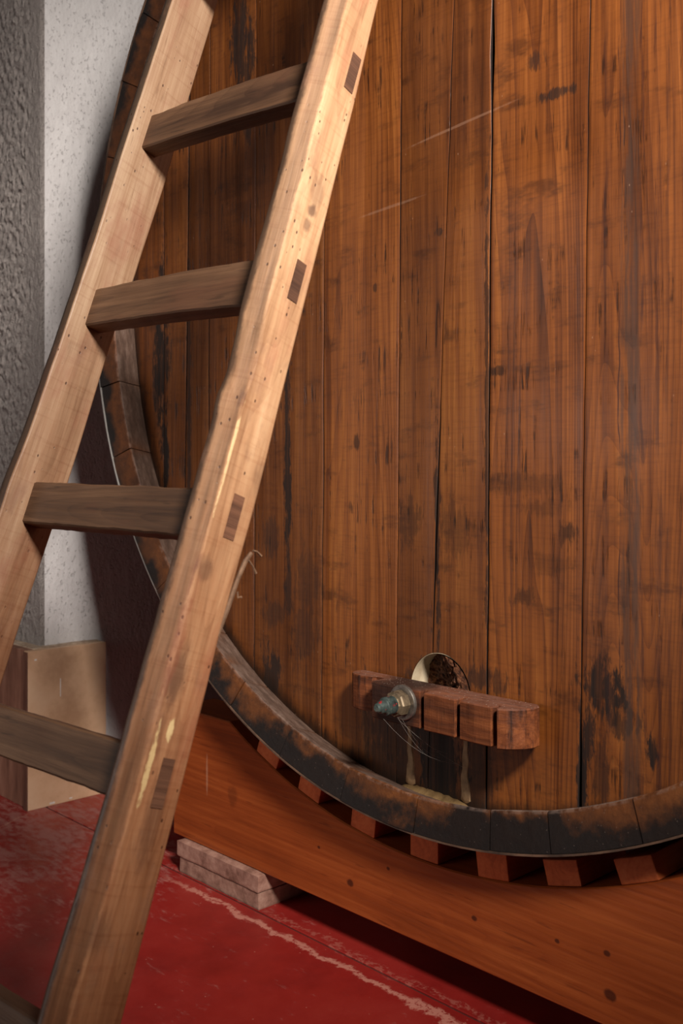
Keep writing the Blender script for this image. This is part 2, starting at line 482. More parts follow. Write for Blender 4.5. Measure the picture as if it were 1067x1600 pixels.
def mat_beam():
    M = mat_wood('varnished_pine', [(0.25, srgb(120, 54, 22)), (0.46, srgb(150, 70, 29)), (0.62, srgb(166, 83, 37)), (0.8, srgb(182, 98, 48))],
                 'X', 0.38, 1.0, fine_s=150, mid_s=30, flecks=(srgb(92, 38, 14), 0.45))
    x, y, z = M.xyz()
    wv = M.wave(M.coords((0.10, 1, 1), off=(0, 0, 4)), 22, 7.0, 3, 0.8, 'Z')
    c = M.mix(M.math('MULTIPLY', M.remap(wv, 0.35, 1.0), 0.14), M.c, srgb(104, 42, 14))
    wob = M.noise(M.coords((60, 60, 25), vary=False), 1.0, 5, 0.7)
    c = M.mix(M.math('MULTIPLY', M.spot(x, z, 0.116, 0.145, 0.003, 0.035, wob, 0.8), 0.5), c, srgb(190, 140, 112))
    c = M.mix(M.math('MULTIPLY', M.spot(x, z, 0.20, 0.125, 0.014, 0.02, wob, 0.9), 0.4), c, srgb(78, 34, 16))
    for px, pz, s in ((0.53, 0.05, 0.006), (0.80, 0.075, 0.004), (1.03, 0.10, 0.004), (1.035, 0.045, 0.007), (0.62, 0.10, 0.003), (0.45, 0.09, 0.003), (0.95, 0.09, 0.003)):
        c = M.mix(M.math('MULTIPLY', M.spot(x, z, px, pz, s * 1.3, s, wob, 0.6), 0.85), c, srgb(60, 24, 12))
    h = M.math('SUBTRACT', M.h, M.math('MULTIPLY', wv, 0.4))
    return M.finish(c, None, h, 0.22, 0.0015)


def mat_block():
    M = mat_wood('orange_block_end_grain', [(0.28, srgb(156, 70, 34)), (0.5, srgb(196, 98, 50)), (0.75, srgb(214, 122, 70))], 'Y', 0.6, fine_s=120)
    return M.finish(M.c, None, M.h, 0.3, 0.002)


def mat_bar():
    M = mat_wood('red_brown_bar_wood', [(0.28, srgb(58, 29, 16)), (0.46, srgb(112, 59, 30)), (0.62, srgb(142, 80, 42)), (0.82, srgb(162, 98, 58))],
                 'X', 0.6, 1.0, patch=(srgb(60, 30, 18), 0.6), flecks=(srgb(34, 18, 12), 0.5), fine_s=90, mid_s=40)
    x, y, z = M.xyz()
    wob = M.noise(M.coords((60, 60, 30), vary=False), 1.0, 5, 0.7)
    up = M.t.nodes.new('ShaderNodeNewGeometry')
    nn = M.xyz(up.outputs['Normal'])
    top = M.remap(nn[2], 0.6, 0.9)
    c = M.mix(M.math('MULTIPLY', top, M.remap(wob, 0.3, 0.65, 0.25, 0.70)), M.c, srgb(120, 84, 70))
    c = M.mix(M.math('MULTIPLY', M.spot(x, z, -0.045, 0.03, 0.06, 0.05, wob, 0.5), 0.85), c, srgb(30, 19, 16))
    vert = M.noise(M.coords((70, 70, 8), off=(1, 8, 3)), 1.0, 4, 0.7)
    c = M.mix(M.math('MULTIPLY', M.math('MULTIPLY', M.remap(vert, 0.52, 0.64), M.math('SUBTRACT', 1.0, top)), 0.8), c, srgb(36, 19, 13))
    dust = M.voronoi(M.coords((170, 170, 170)), 1.0).outputs['Distance']
    c = M.mix(M.math('MULTIPLY', M.remap(dust, 0.10, 0.2, 1, 0), M.math('MULTIPLY', top, 0.5)), c, srgb(206, 186, 170))
    return M.finish(c, None, M.math('ADD', M.h, vert), 0.5, 0.003)


def mat_plaster(name, light, dark, s1, bump, dist, pits=0.0):
    M = Mat(name, 0.9, 0.2)
    n1 = M.noise(M.coords((s1, s1, s1 * 0.6), vary=False), 1.0, 5, 0.6)
    n2 = M.noise(M.coords((s1 * 3.2, s1 * 3.2, s1 * 2.2), vary=False), 1.0, 4, 0.6)
    n3 = M.noise(M.coords((3, 3, 3), vary=False), 1.0, 4, 0.6)
    c = M.ramp(M.math('ADD', M.math('MULTIPLY', n3, 0.6), M.math('MULTIPLY', n1, 0.4)), [(0.3, dark), (0.62, light)])
    h = M.math('ADD', M.math('MULTIPLY', n1, 1.0), M.math('MULTIPLY', n2, 0.45))
    if pits:
        v = M.noise(M.coords((150, 150, 110), vary=False), 1.0, 2, 0.5)
        pm = M.remap(v, 0.62, 0.72)
        h = M.math('SUBTRACT', h, M.math('MULTIPLY', pm, pits))
        c = M.mix(M.math('MULTIPLY', pm, 0.35), c, dark)
    return M.finish(c, None, h, bump, dist)


def mat_floor():
    M = Mat('red_painted_concrete', 0.4, 0.45)
    x, y, z = M.xyz()
    n1 = M.noise(M.coords((4, 4, 4), vary=False), 1.0, 6, 0.65)
    n2 = M.noise(M.coords((26, 60, 40), vary=False), 1.0, 6, 0.7)
    n3 = M.noise(M.coords((11, 11, 11), vary=False), 1.0, 6, 0.7)
    n4 = M.noise(M.coords((90, 90, 90), vary=False), 1.0, 4, 0.7)
    c = M.ramp(n1, [(0.32, srgb(124, 26, 23)), (0.5, srgb(146, 35, 30)), (0.7, srgb(156, 46, 39))])
    # scuffed, chalky patches, most of all beside the pillar
    d = M.math('ADD', M.math('POWER', M.math('SUBTRACT', x, -1.15), 2.0), M.math('POWER', M.math('SUBTRACT', y, -0.10), 2.0))
    near = M.remap(M.math('SQRT', d), 0.15, 0.75, 0.15, 0.0, False)
    w = M.remap(M.math('ADD', M.math('ADD', M.math('MULTIPLY', n2, 0.6), M.math('MULTIPLY', n3, 0.4)), near), 0.56, 0.72)
    c = M.mix(M.math('MULTIPLY', w, 0.62), c, srgb(172, 122, 112))
    # flaked strip along the front of the joint
    edge = M.math('ADD', y, M.math('MULTIPLY', M.math('SUBTRACT', n3, 0.5), 0.085))
    st = M.remap(M.math('ABSOLUTE', M.math('SUBTRACT', edge, 0.003)), 0.004, 0.011, 1.0, 0.0)
    st = M.math('MULTIPLY', st, M.remap(n4, 0.36, 0.50))
    st = M.math('MULTIPLY', st, M.remap(x, -0.75, -0.55))
    st2 = M.math('MULTIPLY', M.remap(M.math('ABSOLUTE', M.math('SUBTRACT', edge, 0.048)), 0.003, 0.010, 1.0, 0.0), M.remap(n4, 0.45, 0.56))
    st2 = M.math('MULTIPLY', st2, M.remap(x, -0.45, -0.38))
    c = M.mix(M.math('MULTIPLY', M.math('MAXIMUM', st, M.math('MULTIPLY', st2, 0.35)), 0.92), c, srgb(196, 128, 112))
    sp = M.voronoi(M.coords((34, 34, 34), vary=False), 1.0).outputs['Distance']
    c = M.mix(M.math('MULTIPLY', M.remap(sp, 0.03, 0.06, 1, 0), 0.6), c, srgb(190, 120, 104))
    # hairline crack running out from the corner of the pillar cladding
    t_ = M.math('ADD', M.math('MULTIPLY', M.math('SUBTRACT', x, -1.235), 0.45), M.math('MULTIPLY', M.math('SUBTRACT', y, -0.025), -0.893))
    q_ = M.math('ADD', M.math('MULTIPLY', M.math('SUBTRACT', x, -1.235), 0.893), M.math('MULTIPLY', M.math('SUBTRACT', y, -0.025), 0.45))
    q_ = M.math('ADD', q_, M.math('MULTIPLY', M.math('SUBTRACT', n3, 0.5), 0.05))
    cr = M.math('MULTIPLY', M.remap(M.math('ABSOLUTE', q_), 0.0008, 0.0022, 1.0, 0.0), M.math('MULTIPLY', M.remap(t_, -0.005, 0.0), M.remap(t_, 0.16, 0.22, 1.0, 0.0)))
    c = M.mix(M.math('MULTIPLY', cr, 0.7), c, srgb(186, 132, 112))
    ro = M.math('ADD', M.remap(n3, 0.3, 0.7, 0.34, 0.52), M.math('MULTIPLY', w, 0.25))
    h = M.math('ADD', M.math('MULTIPLY', n3, 0.6), M.math('MULTIPLY', st, 0.5))
    return M.finish(c, ro, h, 0.25, 0.002)


def mat_simple(name, stops, scale, rough=0.7, bump=0.3, dist=0.002, metal=None, spec=0.4, stretch=(1, 1, 1)):
    M = Mat(name, rough, spec)
    n = M.noise(M.coords(tuple(scale * s for s in stretch)), 1.0, 5, 0.65)
    c = M.ramp(n, stops)
    c = M.mix(1.0, c, M.tint(), 'MULTIPLY')
    return M.finish(c, None, n, bump, dist, metal)


def mat_hoop():
    M = Mat('hoop_steel', 0.35, 0.5)
    x, y, z = M.xyz()
    n = M.noise(M.coords((14, 14, 14), vary=False), 1.0, 5, 0.65)
    low = M.math('ADD', M.math('MAXIMUM', M.remap(z, 0.08, 0.62, 1.0, 0.0, False), M.remap(z, 0.95, 1.15, 0.0, 1.0, False)), M.math('MULTIPLY', M.math('SUBTRACT', n, 0.5), 0.8))
    rust = M.remap(low, 0.25, 0.6)
    c = M.mix(rust, srgb(214, 210, 204), M.ramp(n, [(0.35, srgb(58, 44, 36)), (0.65, srgb(122, 92, 72))]))
    return M.finish(c, M.remap(rust, 0, 1, 0.32, 0.7), n, 0.2, 0.001, M.remap(rust, 0, 1, 0.35, 0.10))


HEAD = mat_head()
STAVE = mat_stave('stave_end_grain', srgb(98, 54, 22), srgb(50, 28, 15), srgb(128, 74, 32))
RAIL = mat_ladder_rail()
RUNG = mat_rung()
TENON = mat_tenon()
BEAM = mat_beam()
BLOCK = mat_block()
BAR = mat_bar()
HOOP = mat_hoop()
FLOOR = mat_floor()
ROUGHCAST = mat_plaster('rough_cast_plaster', srgb(186, 176, 170), srgb(158, 149, 145), 120, 1.0, 0.016)
PLASTER = mat_plaster('pitted_plaster', srgb(226, 222, 221), srgb(206, 201, 200), 40, 0.6, 0.007, 1.2)
CLAD = mat_simple('cladding_tan', [(0.3, srgb(184, 144, 112)), (0.5, srgb(212, 172, 138)), (0.72, srgb(222, 188, 156))], 7, 0.5, 0.1)
CLAD_EDGE = mat_simple('cladding_brown', [(0.3, srgb(96, 62, 48)), (0.55, srgb(138, 96, 78)), (0.75, srgb(160, 120, 100))], 14, 0.6, 0.2, stretch=(2, 2, 0.4))
MORTAR = mat_simple('mortar', [(0.3, srgb(150, 120, 98)), (0.7, srgb(206, 186, 164))], 40, 0.9, 0.6, 0.004)
TILE = mat_simple('fired_clay', [(0.28, srgb(110, 76, 62)), (0.5, srgb(154, 116, 100)), (0.72, srgb(182, 146, 128))], 34, 0.8, 0.5, 0.004)
CREAM = mat_simple('cream_lining', [(0.3, srgb(176, 154, 124)), (0.6, srgb(208, 190, 160))], 26, 0.7, 0.2)
CRUST = mat_simple('brown_crust', [(0.34, srgb(40, 22, 14)), (0.55, srgb(104, 62, 38)), (0.75, srgb(160, 108, 72))], 90, 0.85, 0.9, 0.006)
PUTTY = mat_simple('tan_putty', [(0.3, srgb(124, 96, 68)), (0.6, srgb(168, 134, 98))], 50, 0.55, 0.4, 0.003)
WEBM = mat_simple('cobweb_silk', [(0.3, srgb(150, 140, 130)), (0.7, srgb(190, 180, 170))], 20, 0.8, 0.0)
ZINC = mat_simple('worn_steel', [(0.3, srgb(96, 88, 80)), (0.7, srgb(168, 160, 150))], 60, 0.38, 0.2, 0.001, 0.8)
NUTM = mat_simple('dirty_brass_nut', [(0.3, srgb(78, 64, 50)), (0.7, srgb(142, 124, 98))], 70, 0.5, 0.3, 0.001, 0.45)


def mat_bolt():
    M = Mat('green_grey_bolt_paint', 0.5, 0.4)
    n = M.noise(M.coords((70, 70, 70)), 1.0, 5, 0.65)
    c = M.ramp(n, [(0.3, srgb(36, 42, 40)), (0.55, srgb(72, 84, 80)), (0.75, srgb(116, 122, 112))])
    r = M.noise(M.coords((95, 95, 95), off=(3, 3, 3)), 1.0, 2)
    c = M.mix(M.remap(r, 0.60, 0.66), c, srgb(168, 44, 46))
    return M.finish(c, None, n, 0.3, 0.001, 0.3)


BOLT = mat_bolt()
GRIME = mat_simple('joint_grime', [(0.3, srgb(20, 12, 8)), (0.7, srgb(40, 22, 13))], 60, 0.9, 0.3)
GROOVE = mat_simple('joint_filler', [(0.3, srgb(44, 22, 20)), (0.7, srgb(82, 48, 42))], 60, 0.9, 0.3)

# ------------------------------------------------------------------ the setting
JY = 0.035                                                    # the joint in the floor runs along x at this y
fl = empty('floor', (0, 0, 0)); tag(fl, 'red painted concrete floor, scuffed, with one joint', kind='structure')
obj('floor_slab', box_bm((-3.2, -3.4, -0.12), (3.4, JY - 0.0025, 0.0), 0.0012, 1), FLOOR, fl)
obj('floor_slab', box_bm((-3.2, JY + 0.0025, -0.12), (3.4, 3.2, 0.0), 0.0012, 1), FLOOR, fl)
obj('joint_filler', box_bm((-3.2, JY - 0.004, -0.10), (3.4, JY + 0.004, -0.003)), GROOVE, fl)

WX, WY = -1.297, 0.041                                        # pillar corner
bm = box_bm((-3.2, WY + 0.012, 0.0), (WX, 3.2, 3.1))
w = obj('wall_left', bm, PLASTER); tag(w, 'pale pitted plaster wall beside the cask', kind='structure')


def roughcast_face():
    """front of the pillar: a coat of coarse plaster with real relief near the corner"""
    bm = bmesh.new()
    nx, nzv = 96, 360
    x0, x1, z0, z1 = -1.85, WX, 0.36, 2.30
    g = []
    for i in range(nx + 1):
        col = []
        for j in range(nzv + 1):
            x = x0 + (x1 - x0) * i / nx
            z = z0 + (z1 - z0) * j / nzv
            cs = 1.0 if x < -1.40 else max(0.35, 1.0 - (x + 1.40) * 9)
            d = cs * (0.0070 * nz(x * 80, 3.1, z * 52) + 0.0048 * nz(x * 150, 8.2, z * 105))
            xx = x + (0.0007 * nz(2.2, 5.5, z * 25) if i == nx else 0)
            col.append(bm.verts.new((xx, WY - max(-0.0055, d), z)))
        g.append(col)
    for i in range(nx):
        for j in range(nzv):
            bm.faces.new((g[i][j], g[i + 1][j], g[i + 1][j + 1], g[i][j + 1]))
    # return edge to the wall core
    e = g[nx]
    back = [bm.verts.new((WX - 0.001, WY + 0.0135, v.co.z)) for v in e]
    for j in range(nzv):
        bm.faces.new((e[j], back[j], back[j + 1], e[j + 1]))
    return bm


w2 = obj('wall_front', roughcast_face(), ROUGHCAST, smooth=True)
tag(w2, 'grey rough cast plaster face of the pillar at the left', kind='structure')
w3 = obj('wall_back', box_bm((WX, 2.75, 0.0), (3.4, 2.95, 3.1)), PLASTER); tag(w3, 'plaster wall behind the cask', kind='structure')

bb = empty('baseboard_left', (-1.26, 0.09, 0)); tag(bb, 'tan and brown boards cladding the foot of the pillar', kind='structure')
def rel(bm, off):
    bmesh.ops.translate(bm, verts=bm.verts[:], vec=-Vector(off)); return bm
bo = (-1.26, 0.09, 0)
obj('side_panel', rel(box_bm((-1.272, -0.014, 0.0), (-1.252, 0.200, 0.386), 0.0015, 2), bo), CLAD, bb, label='smooth tan panel with white paint drips')
obj('corner_edge', rel(box_bm((-1.272, -0.0165, 0.0), (-1.2525, -0.0135, 0.384), 0.0006, 1), bo), CLAD_EDGE, bb, label='dark brown end edge', color=(0.55, 0.5, 0.5))
obj('front_panel', rel(box_bm((-1.90, -0.008, 0.0), (-1.274, 0.012, 0.386), 0.0015, 2), bo), CLAD_EDGE, bb, label='brown front panel')
m_ = box_bm((-1.895, 0.010, 0.0), (-1.273, WY + 0.011, 0.388), 0, cuts=3)
for v in m_.verts:
    if v.co.z > 0.3: v.co.z += 0.004 * nz(v.co.x * 30, v.co.y * 60, 2)
obj('mortar_bed', rel(m_, bo), MORTAR, bb)
m_ = box_bm((-1.2965, 0.050, 0.0), (-1.2735, 0.199, 0.388), 0, cuts=3)
for v in m_.verts:
    if v.co.z > 0.3: v.co.z += 0.003 * nz(v.co.x * 30, v.co.y * 60, 7)
obj('mortar_bed', rel(m_, bo), MORTAR, bb)
DRIP = mat_simple('white_paint', [(0.3, srgb(214, 204, 194)), (0.7, srgb(238, 232, 226))], 40, 0.6, 0.1)
bm = bmesh.new()
for (yy, z0, z1, wd) in ((0.072, 0.265, 0.310, 0.0012), (0.066, 0.085, 0.118, 0.0016), (0.062, 0.070, 0.086, 0.001), (0.008, 0.125, 0.136, 0.001), (0.006, 0.362, 0.366, 0.003), (0.05, 0.004, 0.0085, 0.007), (0.1, 0.006, 0.009, 0.004)):
    s = box_bm((-1.2521, yy - wd, z0), (-1.2514, yy + wd, z1))
    tmp = bpy.data.meshes.new('t'); s.to_mesh(tmp); s.free(); bm.from_mesh(tmp); bpy.data.meshes.remove(tmp)
obj('paint_drips', rel(bm, bo), DRIP, bb)

# ------------------------------------------------------------------ the cask
cask = empty('wine_cask', CB, 'huge round wooden wine cask with brown plank head and blackened rim', 'cask')


def cpt(x, y, z): return Vector((x - CB.x, y - CB.y, z - CB.z))


# head boards between the seams (seam: x at z=1.5 and x at z=0.5)
SEAMS = [(-0.94, -0.94), (-0.792, -0.793), (-0.700, -0.7185), (-0.628, -0.634), (-0.4775, -0.4836), (-0.2795, -0.2890), (-0.0945, -0.1035), (0.0165, -0.0275),
         (0.0955, 0.0855), (0.2675, 0.2525), (0.436, 0.428), (0.600, 0.594), (0.762, 0.758), (0.94, 0.94)]
TONES = [1.12, 0.95, 0.72, 0.92, 0.78, 1.12, 0.80, 0.88, 1.16, 1.10, 1.05, 1.0, 1.0]
GRAIN = [0.5, 0.5, 0.4, 0.7, 0.5, 1.0, 0.3, 0.3, 1.5, 1.0, 0.8, 0.8, 0.8]
RH = 0.9135


def seam_x(i, z):
    a, b = SEAMS[i]
    t = (1.5 - z)
    return a + (b - a) * t + 0.0016 * nz(i * 7.3, z * 6, 1.5) + 0.0008 * nz(i * 3.3, z * 25, 4.5)


def seam_gap(i, z):
    g = 0.0007 + 0.0005 * max(0, nz(i * 5.1, z * 3.0, 9.0))
    if i == 8: g += 0.0028 * max(0, 1 - abs(z - 1.455) / 0.085) + 0.0008
    if i == 9: g += 0.004 * max(0, 1 - max(0, z - 0.30) / 0.2)
    if i == 7: g += 0.0014 * max(0, 1 - abs(z - 0.72) / 0.22)
    if i == 2: g += 0.001
    return g


def head_board(i):
    nr, us = 90, [0, 0.008, 0.03, 0.2, 0.4, 0.6, 0.8, 0.97, 0.992, 1.0]
    dep = [0.0006, 0.0001, 0, 0, 0, 0, 0, 0, 0.0001, 0.0006]
    zc = 1.21
    bm = bmesh.new()
    F, B = [], []
    for j in range(nr + 1):
        v = j / nr
        rowF, rowB = [], []
        for u, d in zip(us, dep):
            # find the z range at this column (edges are close to vertical)
            xm = seam_x(i, zc) * (1 - u) + seam_x(i + 1, zc) * u
            z = zc
            for _ in range(3):
                xx = min(abs(xm), RH - 0.0004)
                hz = math.sqrt(RH * RH - xx * xx)
                z = zc + hz * (2 * v - 1)
                xl = seam_x(i, z) + seam_gap(i, z)
                xr = seam_x(i + 1, z) - seam_gap(i + 1, z)
                xm = xl * (1 - u) + xr * u
            xm = max(-RH + 0.0002, min(RH - 0.0002, xm))
            warp = 0.0012 * nz(i * 9.1, z * 2.5, u * 2)
            step = 0.0010 * math.sin(i * 12.9898)
            rowF.append(bm.verts.new(cpt(xm, 0.07 + d + warp + step, z)))
            rowB.append(bm.verts.new(cpt(xm, 0.118, z)))
        F.append(rowF); B.append(rowB)
    n = len(us)
    for j in range(nr):
        for k in range(n - 1):
            bm.faces.new((F[j][k], F[j][k + 1], F[j + 1][k + 1], F[j + 1][k]))
            bm.faces.new((B[j][k], B[j + 1][k], B[j + 1][k + 1], B[j][k + 1]))
        bm.faces.new((F[j][0], F[j + 1][0], B[j + 1][0], B[j][0])).material_index = 1
        bm.faces.new((F[j][-1], B[j][-1], B[j + 1][-1], F[j + 1][-1])).material_index = 1
    for k in range(n - 1):
        bm.faces.new((F[0][k], B[0][k], B[0][k + 1], F[0][k + 1]))
        bm.faces.new((F[-1][k], F[-1][k + 1], B[-1][k + 1], B[-1][k]))
    bmesh.ops.remove_doubles(bm, verts=bm.verts[:], dist=0.00005)
    return bm


HC, HR = (-0.0095, 0.466), 0.0642                            # the round door hole
boards = []
for i in range(len(SEAMS) - 1):
    tn = TONES[i]
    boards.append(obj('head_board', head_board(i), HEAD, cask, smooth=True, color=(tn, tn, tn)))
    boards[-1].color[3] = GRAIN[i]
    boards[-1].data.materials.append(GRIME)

# cut the round hole through the boards it crosses
cb = lathe_bm([(HR, 0.03 - CB.y), (HR, 0.16 - CB.y)], (HC[0] - CB.x, 0, HC[1] - CB.z), n=64)
cut = obj('cutter', cb, None, cask)
for b in boards[6:8]:
    md = b.modifiers.new('hole', 'BOOLEAN')
    md.operation = 'DIFFERENCE'
    md.solver = 'EXACT'
    md.object = cut
bpy.context.view_layer.update()
dg = bpy.context.evaluated_depsgraph_get()
for b in boards[6:8]:
    me = bpy.data.meshes.new_from_object(b.evaluated_get(dg))
    b.modifiers.clear()
    b.data = me
    if not me.materials:
        me.materials.append(HEAD)
        me.materials.append(GRIME)
bpy.data.objects.remove(cut, do_unlink=True)

# staves round the body
def stave_profile():
    P = []
    # outer surface front to back, then inner surface back to front
    for y in (0.0, 0.004, 0.08, 0.2, 0.4, 0.6, 0.8, 1.0, 1.2, 1.4, 1.52, 1.6):
        P.append((0.9455 + 0.042 * (1 - ((y - 0.8) / 0.8) ** 2) - (0.001 if y in (0.0, 1.6) else 0), y - 0.006 if y < 0.003 else y))
    for y in (1.6, 1.53, 1.4, 0.8, 0.2, 0.117, 0.07):
        base = 0.9135 + 0.03 * (1 - ((y - 0.8) / 0.8) ** 2) * (0.5 if 0.1 < y < 1.5 else 0)
        P.append((0.893 if y == 1.6 else base, y))
    P += [(0.8900, 0.0085), (0.8920, 0.0060)]
    return P


SP = stave_profile()
joints = [143.4, 152.1, 161.8, 171.9, 182.3, 192.55, 202.35, 211.6, 221.9, 231.2, 241.0, 250.4, 260.3, 270.2, 279.1, 285.6, 294.6, 304.2]
rest = 360 + 143.4 - 304.2
for k in range(1, 21): joints.append(304.2 + rest * k / 21)
joints.append(143.4 + 360)


def stave(a0, a1, k):
    rings = []
    n = 5
    g = 0.06
    front = 0.0016 * math.sin(k * 7.7)
    for q in range(n + 1):
        t = q / n
        a = R(a0 + g + (a1 - a0 - 2 * g) * t)
        ring = []
        for r, y in SP:
            yy = y
            rr = r
            if y < 0.009: yy = y + front + 0.0012 * nz(a * 30, r * 60, k)
            if r < 0.90: rr = r + 0.0025 * nz(a * 22, y * 30, 5.5)
            if r < 0.93 and y < 0.08 and q in (0, n): rr += 0.0010
            ring.append(cpt(rr * math.cos(a), yy, 1.21 + rr * math.sin(a)))
        rings.append(ring)
    return loft(rings)


for k in range(len(joints) - 1):
    if joints[k + 1] - joints[k] < 0.5: continue
    tn = 0.9 + 0.2 * rnd.random()
    obj('stave', stave(joints[k], joints[k + 1], k), STAVE, cask, smooth=True, color=(tn, tn, tn))


def ring_bm(prof, n=180):
    bm = bmesh.new()
    vs = []
    for k in range(n):
        a = 2 * math.pi * k / n
        vs.append([bm.verts.new(cpt(r * math.cos(a), y, 1.21 + r * math.sin(a))) for r, y in prof])
    m = len(prof)
    for k in range(n):
        A, B = vs[k], vs[(k + 1) % n]
        for i in range(m):
            j = (i + 1) % m
            bm.faces.new((A[i], A[j], B[j], B[i]))
    return bm


def outer_r(y): return 0.9455 + 0.042 * (1 - ((y - 0.8) / 0.8) ** 2)
for y0, y1 in ((-0.0070, 0.075), (0.34, 0.42), (1.18, 1.26), (1.525, 1.595)):
    a, b = outer_r(y0), outer_r(y1)
    obj('hoop', ring_bm([(a + 0.0004, y0), (a + 0.0032, y0), (b + 0.0032, y1), (b + 0.0004, y1)]), HOOP, cask, smooth=True, label='thin steel hoop' if y0 < 0.1 else None)
obj('rear_head', lathe_bm([(0.9, 1.535 - CB.y), (0.9, 1.58 - CB.y)], (0, 0, CZ), n=90), HEAD, cask, color=(0.9, 0.9, 0.9))

# lining and crusted plug of the round hole
n = 64
rings = []
for r, y in ((HR - 0.0003, 0.0720), (HR - 0.0012, 0.0708), (HR - 0.0024, 0.0725), (HR - 0.0030, 0.128), (HR + 0.004, 0.128), (HR + 0.004, 0.119), (HR - 0.0004, 0.119)):
    rings.append([cpt(HC[0] + r * math.cos(2 * math.pi * k / n), y, HC[1] + r * math.sin(2 * math.pi * k / n)) for k in range(n)])
rings.append(rings[0])
lin = loft(rings, caps=False)
bmesh.ops.remove_doubles(lin, verts=lin.verts[:], dist=0.00001)
obj('hole_lining', lin, CREAM, cask, smooth=True, label='cream coloured lining of the round hole')
bm = bmesh.new()
gr = []
nr_, na = 14, 72
for i in range(nr_ + 1):
    row = []
    for k in range(na):
        a = 2 * math.pi * k / na
        r = (HR - 0.0032) * i / nr_
        X, Z = HC[0] + r * math.cos(a), HC[1] + r * math.sin(a)
        wallness = (i / nr_) ** 3
        jag = 0.5 + 0.5 * nz(a * 3.3, 1, 4) + 0.5 * nz(a * 9, 3, 1)
        right = 0.5 + 0.5 * math.cos(a - 0.35)
        y = 0.116 - 0.030 * right - (i / nr_) ** 2 * 0.030 * right ** 1.5 * (0.5 + max(0.0, jag)) - 0.010 * abs(nz(X * 90, Z * 90, 2)) - 0.006 * nz(X * 220, Z * 220, 6)
        y = max(y, 0.0705)
        row.append(bm.verts.new(cpt(X, y, Z)) if (i or k == 0) else row[0])
    gr.append(row)
for i in range(nr_):
    for k in range(na):
        q = (k + 1) % na
        if i == 0: bm.faces.new((gr[0][0], gr[1][k], gr[1][q]))
        else: bm.faces.new((gr[i][k], gr[i + 1][k], gr[i + 1][q], gr[i][q]))
obj('crusted_plug', bm, CRUST, cask, label='dark crusted plug')

# ridged wooden bar that clamps the hole
BO = Vector((0.0, 0.03, 0.425))
plan = [(0.186, 0.0625), (0.196, 0.050), (0.1975, 0.036), (0.193, 0.020), (0.186, 0.008), (0.176, -0.001), (0.164, -0.006), (0.1615, -0.004), (0.1595, 0.0125), (0.1525, 0.0125),
        (0.1495, -0.003), (0.120, -0.0045), (0.0925, -0.0025), (0.0905, 0.0145), (0.0835, 0.0145), (0.0805, -0.0015), (0.050, -0.0025), (0.0205, -0.001), (0.0185, 0.0155), (0.0110, 0.0155),
        (0.0085, 0.001), (-0.02, 0.0005), (-0.070, 0.0005), (-0.094, 0.002), (-0.0975, 0.0060), (-0.0985, 0.0360), (-0.118, 0.0370), (-0.1215, 0.0290), (-0.132, 0.0255), (-0.148, 0.0245), (-0.164, 0.0285), (-0.176, 0.0370),
        (-0.180, 0.0480), (-0.176, 0.0600), (-0.170, 0.0625), (0.0, 0.0625)]
z0b, z1b = 0.4245, 0.4815
rings = []
for zz_, ins in ((z0b, 0.0016), (z0b + 0.0016, 0.0), ((z0b * 2 + z1b) / 3, 0.0), ((z0b + z1b * 2) / 3, 0.0), (z1b - 0.0018, 0.0), (z1b, 0.0018)):
    rings.append([Vector((x * (1 - ins / 0.19) - BO.x, (y - 0.03) * (1 - ins / 0.03) + 0.03 - BO.y + 0.0008 * nz(x * 60, zz_ * 40, 3), zz_ - BO.z + 0.0012 * nz(x * 25, y * 30, zz_ * 9))) for x, y in plan])
barroot = obj('clamp_bar', loft(rings), BAR, cask, label='reddish brown wooden bar with saw-cut notches in its front')
barroot.location = BO - CB
# dark seating block between bar and head so that the bar bears on the head
NC = (-0.0235, 0.4600)
def lb(prof, nseg=36):
    bm = lathe_bm([(r, y - BO.y) for r, y in prof], (NC[0] - BO.x, 0, NC[1] - BO.z), n=nseg)
    return bm
obj('washer', lb([(0.0275, 0.0015), (0.0275, -0.0030), (0.0262, -0.0042), (0.012, -0.0042), (0.012, 0.0015)]), ZINC, barroot, smooth=True)
obj('nut', lb([(0.0195, -0.0040), (0.0205, -0.0055), (0.0205, -0.0190), (0.0190, -0.0215), (0.0150, -0.0225), (0.0150, -0.0245), (0.0140, -0.0255)], 8), NUTM, barroot)
prof = [(0.0125, 0.05), (0.0125, -0.0240)]
y = -0.0245
while y > -0.0400:
    prof += [(0.0138, y - 0.0006), (0.0138, y - 0.0014), (0.0118, y - 0.0022), (0.0118, y - 0.0026)]
    y -= 0.0030
prof += [(0.0120, -0.0425), (0.0105, -0.0440), (0.0098, -0.0510), (0.0075, -0.0530), (0.0070, -0.0580), (0.0050, -0.0600)]
obj('bolt', lb(prof, 28), BOLT, barroot, smooth=True, label='grey green threaded bolt end with red paint spots')

# putty in the joints of the little door below the bar
def putty(x0, w0, z0, z1, seed):
    rings = []
    N = 26
    for i in range(N + 1):
        t = i / N
        z = z1 + (z0 - z1) * t
        w_ = w0 * (0.55 + 0.75 * t ** 2) * (1 + 0.45 * nz(seed, t * 7, 1)) * (0.35 if t > 0.985 else 1)
        cx_ = x0 + 0.004 * nz(seed + 4, t * 5, 2)
        th = 0.0040 * (0.7 + 0.5 * t) * (0.3 if t > 0.985 else 1)
        rings.append([cpt(cx_ + w_ * math.cos(a), 0.0715 - th * max(0, math.sin(a)) + (0.002 if math.sin(a) < -0.01 else 0), z) for a in [math.pi * q / 4 for q in range(8)]])
    return loft(rings)


obj('putty_strip', putty(-0.0735, 0.0085, 0.305, 0.440, 1.0), PUTTY, cask, smooth=True)
obj('putty_strip', putty(0.0430, 0.0095, 0.303, 0.440, 6.0), PUTTY, cask, smooth=True)
